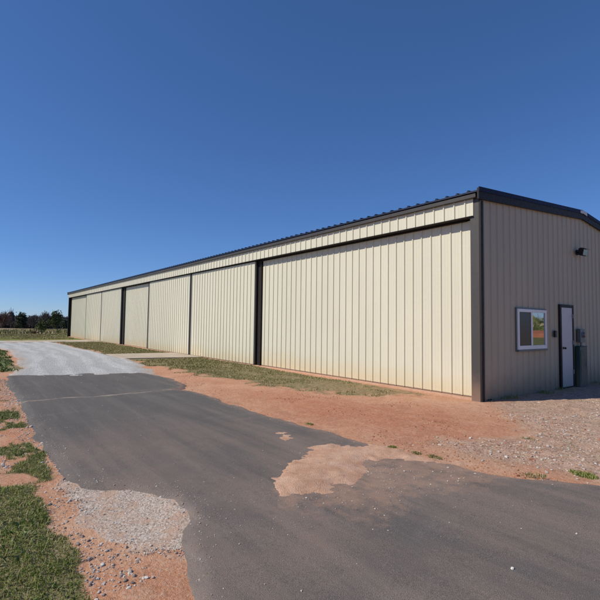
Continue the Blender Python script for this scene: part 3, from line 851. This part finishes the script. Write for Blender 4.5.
def tree(name, x, y, H, W, kind, label, cat='tree', group=None, n=900, leaf=.28, mat='evergreen'):
    z0 = float(ground_z(np.array([x]), np.array([y]))[0]) - .1
    r = empty(name, (x, y, z0)); tag(r, label, cat, group)
    m = MB()
    top = H * (.95 if kind == 'bare' else .7)
    m.tube((0, 0, 0), (.02 * H, 0, top * .5), H * .022, H * .015, 8)
    m.tube((.02 * H, 0, top * .5), (0, .02 * H, top), H * .015, H * .004, 8)
    for i in range(7 if kind != 'bare' else 16):
        z = H * random.uniform(.22, .7); a = random.uniform(0, 6.28); q = W * random.uniform(.25, .5)
        m.tube((.01 * H, 0, z), (math.cos(a) * q, math.sin(a) * q, z + H * random.uniform(.08, .28)), H * .008, H * .002, 5)
    m.build('trunk', M['bark'], r)
    if kind == 'bare':
        C = crown_points(n, W / 2, H * .42, H * .60, 'round', 12)
        d = np.stack([C[:, 0] * .8, C[:, 1] * .8, np.abs(C[:, 2] - H * .25) + .4], 1) + rng.normal(size=(n, 3)) * W * .12
        d /= np.linalg.norm(d, axis=1)[:, None]
        Ln = rng.uniform(.25, .8, (n, 1)) * leaf * 3
        s = np.cross(d, rng.normal(size=(n, 3))); s /= np.linalg.norm(s, axis=1)[:, None]; s *= leaf * .10
        V = np.stack([C - s, C + s, C + d * Ln + s * .5, C + d * Ln - s * .5], 1)
    else:
        C = crown_points(n, W / 2, H * .44, H * .54, kind, 14)
        C[:, 2] = np.clip(C[:, 2], .05 * H, H)
        V = cards(C, rng.uniform(.5, 1.1, n) * leaf)
    quads('crown', V, M[mat], r)
    return r

# distant individual trees in front of and above the wood
def far_tree(px, topy, W, kind, D, label, **k):
    x, y = bearing(px, D)
    zg = float(ground_z(np.array([x]), np.array([y]))[0])
    hor = 324.1 - (300 - px) * .01272
    H = 1.55 + (hor - topy) / FPX * D - zg
    tree(k.pop('name', 'tree'), x, y, H, W, kind, label, **k)
far_tree(3, 312.5, 6.5, 'bare', 205, 'reddish brown bare tree at the far left end of the tree line', name='bare_tree', mat='redtwigs', n=1500, leaf=.7)
far_tree(12, 310, 2.4, 'bare', 215, 'tall thin bare tree rising above the far left tree line', name='bare_tree', mat='twigs', n=900, leaf=.6)
far_tree(22.5, 312, 6.0, 'round', 215, 'dark round-headed tree standing above the middle of the tree line', mat='evergreen', n=1300, leaf=.42)
far_tree(33, 316, 4.0, 'bare', 210, 'low bare grey tree left of the olive shrub', name='bare_tree', mat='twigs', n=1200, leaf=.6)
far_tree(47, 312.5, 4.8, 'bare', 215, 'bare grey tree between the olive shrub and the tall conifer', name='bare_tree', mat='twigs', n=1500, leaf=.6)
far_tree(57.5, 309.2, 4.6, 'round', 200, 'tallest dark green conifer in the tree line, left of the building', name='conifer', mat='conifer', n=1700, leaf=.36)
far_tree(53.5, 314.5, 3.4, 'flame', 203, 'shorter conifer leaning against the left side of the tallest one', name='conifer', mat='conifer', n=1000, leaf=.36)
far_tree(65.5, 318, 4.2, 'round', 215, 'small dark round tree partly behind the far corner of the building', mat='evergreen', n=900, leaf=.4)
# shrubs standing in the field
far_tree(42.5, 317, 1.35, 'round', 54, 'loose olive green shrub standing alone in the field', name='shrub', cat='shrub', mat='shrubleaf', n=900, leaf=.085)
far_tree(35, 329.5, 1.1, 'round', 55, 'low dry brown brush left of the olive shrub', name='brush', cat='brush', mat='brush', n=500, leaf=.08)
far_tree(58, 328.2, .55, 'round', 70, 'small dark bush in the field, left one of the pair by the building', name='shrub', cat='shrub', mat='evergreen', n=260, leaf=.08)
far_tree(62, 328.2, .5, 'round', 71, 'small dark bush in the field, right one of the pair by the building', name='shrub', cat='shrub', mat='evergreen', n=260, leaf=.08)

# the wood behind: one mass
def wood(name, pts, label, hmin, hmax, per=95, mat='woods'):
    Vs = []
    for (x, y) in pts:
        z = float(ground_z(np.array([x]), np.array([y]))[0]); H = random.uniform(hmin, hmax); W = random.uniform(3.0, 6.0)
        C = crown_points(per, W / 2, H * .46, H * .5, 'round', 6); C[:, 2] = np.clip(C[:, 2], .0, H)
        C += (x, y, z); Vs.append(cards(C, rng.uniform(.22, .6, per), 1.0))
        q = int(per * .7)
        b = np.stack([x + rng.normal(size=q) * W * .4, y + rng.normal(size=q) * W * .4, z + rng.uniform(0, H * .6, q)], 1)
        Ln = rng.uniform(.6, 2.4, q)[:, None] * np.array([[0, 0, 1.]]) + rng.normal(size=(q, 3)) * .3
        s = rng.normal(size=(q, 3)) * np.array([1, 1, 0]); s /= np.linalg.norm(s, axis=1)[:, None]; s *= .07
        Vs.append(np.stack([b - s, b + s, b + Ln + s * .6, b + Ln - s * .6], 1))
    V = np.concatenate(Vs)
    o = quads(name, V, M[mat])
    tag(o, label, 'woodland', kind='stuff')
pts = []
for i in range(620):
    px = random.uniform(-150, 150) if i % 3 else random.uniform(-10, 75); D = random.uniform(218, 262)
    pts.append(bearing(px, D))
wood('woodland', pts, 'long dark strip of winter woodland beyond the field', 4.4, 7.0, 130)
pts = [(random.uniform(10, 130), random.uniform(88, 112)) for i in range(260)]
wood('woodland', pts, 'woodland on the far side, seen only as a reflection in the window', 3.2, 5.2, mat='blade')

# rough dry grass standing in the field
x = []; y = []
n = 26000
px_ = rng.uniform(-60, 110, n); D_ = rng.uniform(48, 190, n) ** 1.0
r_ = (px_ - 300) / FPX * D_
x = CAM[0] - math.sin(YAW) * D_ + math.cos(YAW) * r_; y = CAM[1] + math.cos(YAW) * D_ + math.sin(YAW) * r_
k = (x < -57.5) & (fbm(x, y, 7, 401) > .42); x = x[k]; y = y[k]
o = blades('field_grass', x, y, ground_z(x, y), rng.uniform(.15, .55, len(x)), rng.uniform(.05, .14, len(x)), M['dryblade'], .5)
tag(o, 'tall dry straw coloured grass in the field before the trees', 'grass', kind='stuff')

px_ = rng.uniform(-25, 75, 30000); D_ = rng.uniform(36, 58, 30000)
r_ = (px_ - 300) / FPX * D_
x = CAM[0] - math.sin(YAW) * D_ + math.cos(YAW) * r_; y = CAM[1] + math.cos(YAW) * D_ + math.sin(YAW) * r_
k = (x < -35.8) & (x > -57.5) & ((x < -47) | (y < -.1)) & (fbm(x, y, 2.5, 411, 4) > .40); x = x[k]; y = y[k]
o = blades('mown_grass', x, y, ground_z(x, y), rng.uniform(.02, .08, len(x)), rng.uniform(.03, .07, len(x)), M['dryblade'], 1.4)
tag(o, 'short yellowish green grass past the far end of the gravel lane', 'grass', kind='stuff')

# red clay bank off to the right (mirrored in the window pane)
m = MB(); m.prism([(60, -1.6), (64, .6), (70, 1.0), (78, .4), (82, -1.6)], 'x', -5, 120)
b = m.build('clay_bank', M['redbank'])
tag(b, 'low red clay bank across the open ground right of the building', 'bank', kind='structure')

# ------------------------------------------------------------------ sky, sun, camera
SUN_EL = 42.0; SUN_AZ = 203.6       # azimuth clockwise from +Y
w = bpy.data.worlds.new('World'); S.world = w; w.use_nodes = True
nt = w.node_tree; bg = nt.nodes['Background']
sky = nt.nodes.new('ShaderNodeTexSky'); sky.sky_type = 'NISHITA'; sky.sun_disc = False
sky.sun_elevation = math.radians(SUN_EL); sky.sun_rotation = math.radians(SUN_AZ)
sky.altitude = 2500; sky.air_density = 1.0; sky.dust_density = .8; sky.ozone_density = 6
hs = nt.nodes.new('ShaderNodeHueSaturation'); hs.inputs['Saturation'].default_value = 1.1
mx = nt.nodes.new('ShaderNodeMix'); mx.data_type = 'RGBA'; mx.blend_type = 'MULTIPLY'; mx.inputs[0].default_value = 1; mx.inputs[7].default_value = (.78, .95, 1.30, 1)
gm = nt.nodes.new('ShaderNodeGamma'); gm.inputs[1].default_value = .8
nt.links.new(sky.outputs[0], hs.inputs['Color']); nt.links.new(hs.outputs[0], mx.inputs[6]); nt.links.new(mx.outputs[2], gm.inputs[0])
nt.links.new(gm.outputs[0], bg.inputs[0]); bg.inputs[1].default_value = .122
sl = bpy.data.lights.new('sun', 'SUN'); sl.energy = 4.2; sl.angle = math.radians(.53); sl.color = (1.0, .93, .80)
so = bpy.data.objects.new('sun', sl); COL.objects.link(so)
e, a = math.radians(SUN_EL), math.radians(SUN_AZ)
dv = Vector((math.sin(a) * math.cos(e), math.cos(a) * math.cos(e), math.sin(e)))
so.rotation_euler = dv.to_track_quat('Z', 'Y').to_euler(); so.location = dv * 60

pitch, roll = .05484, .01272
Fv = Vector((-math.sin(YAW) * math.cos(pitch), math.cos(YAW) * math.cos(pitch), math.sin(pitch)))
R = Vector((math.cos(YAW), math.sin(YAW), 0)); U = R.cross(Fv)
R2 = R * math.cos(roll) + U * math.sin(roll); U2 = U * math.cos(roll) - R * math.sin(roll)
cd = bpy.data.cameras.new('camera'); cam = bpy.data.objects.new('camera', cd); COL.objects.link(cam)
cam.matrix_world = Matrix(((R2.x, U2.x, -Fv.x, CAM[0]), (R2.y, U2.y, -Fv.y, CAM[1]), (R2.z, U2.z, -Fv.z, CAM[2]), (0, 0, 0, 1)))
cd.sensor_width = 36; cd.lens = FPX / 600 * 36; cd.shift_y = -.0008
cd.clip_start = .05; cd.clip_end = 5000
S.camera = cam
vs_ = S.view_settings
vs_.view_transform = 'Standard'; vs_.look = 'None'; vs_.exposure = .06; vs_.gamma = 1; vs_.use_curve_mapping = False
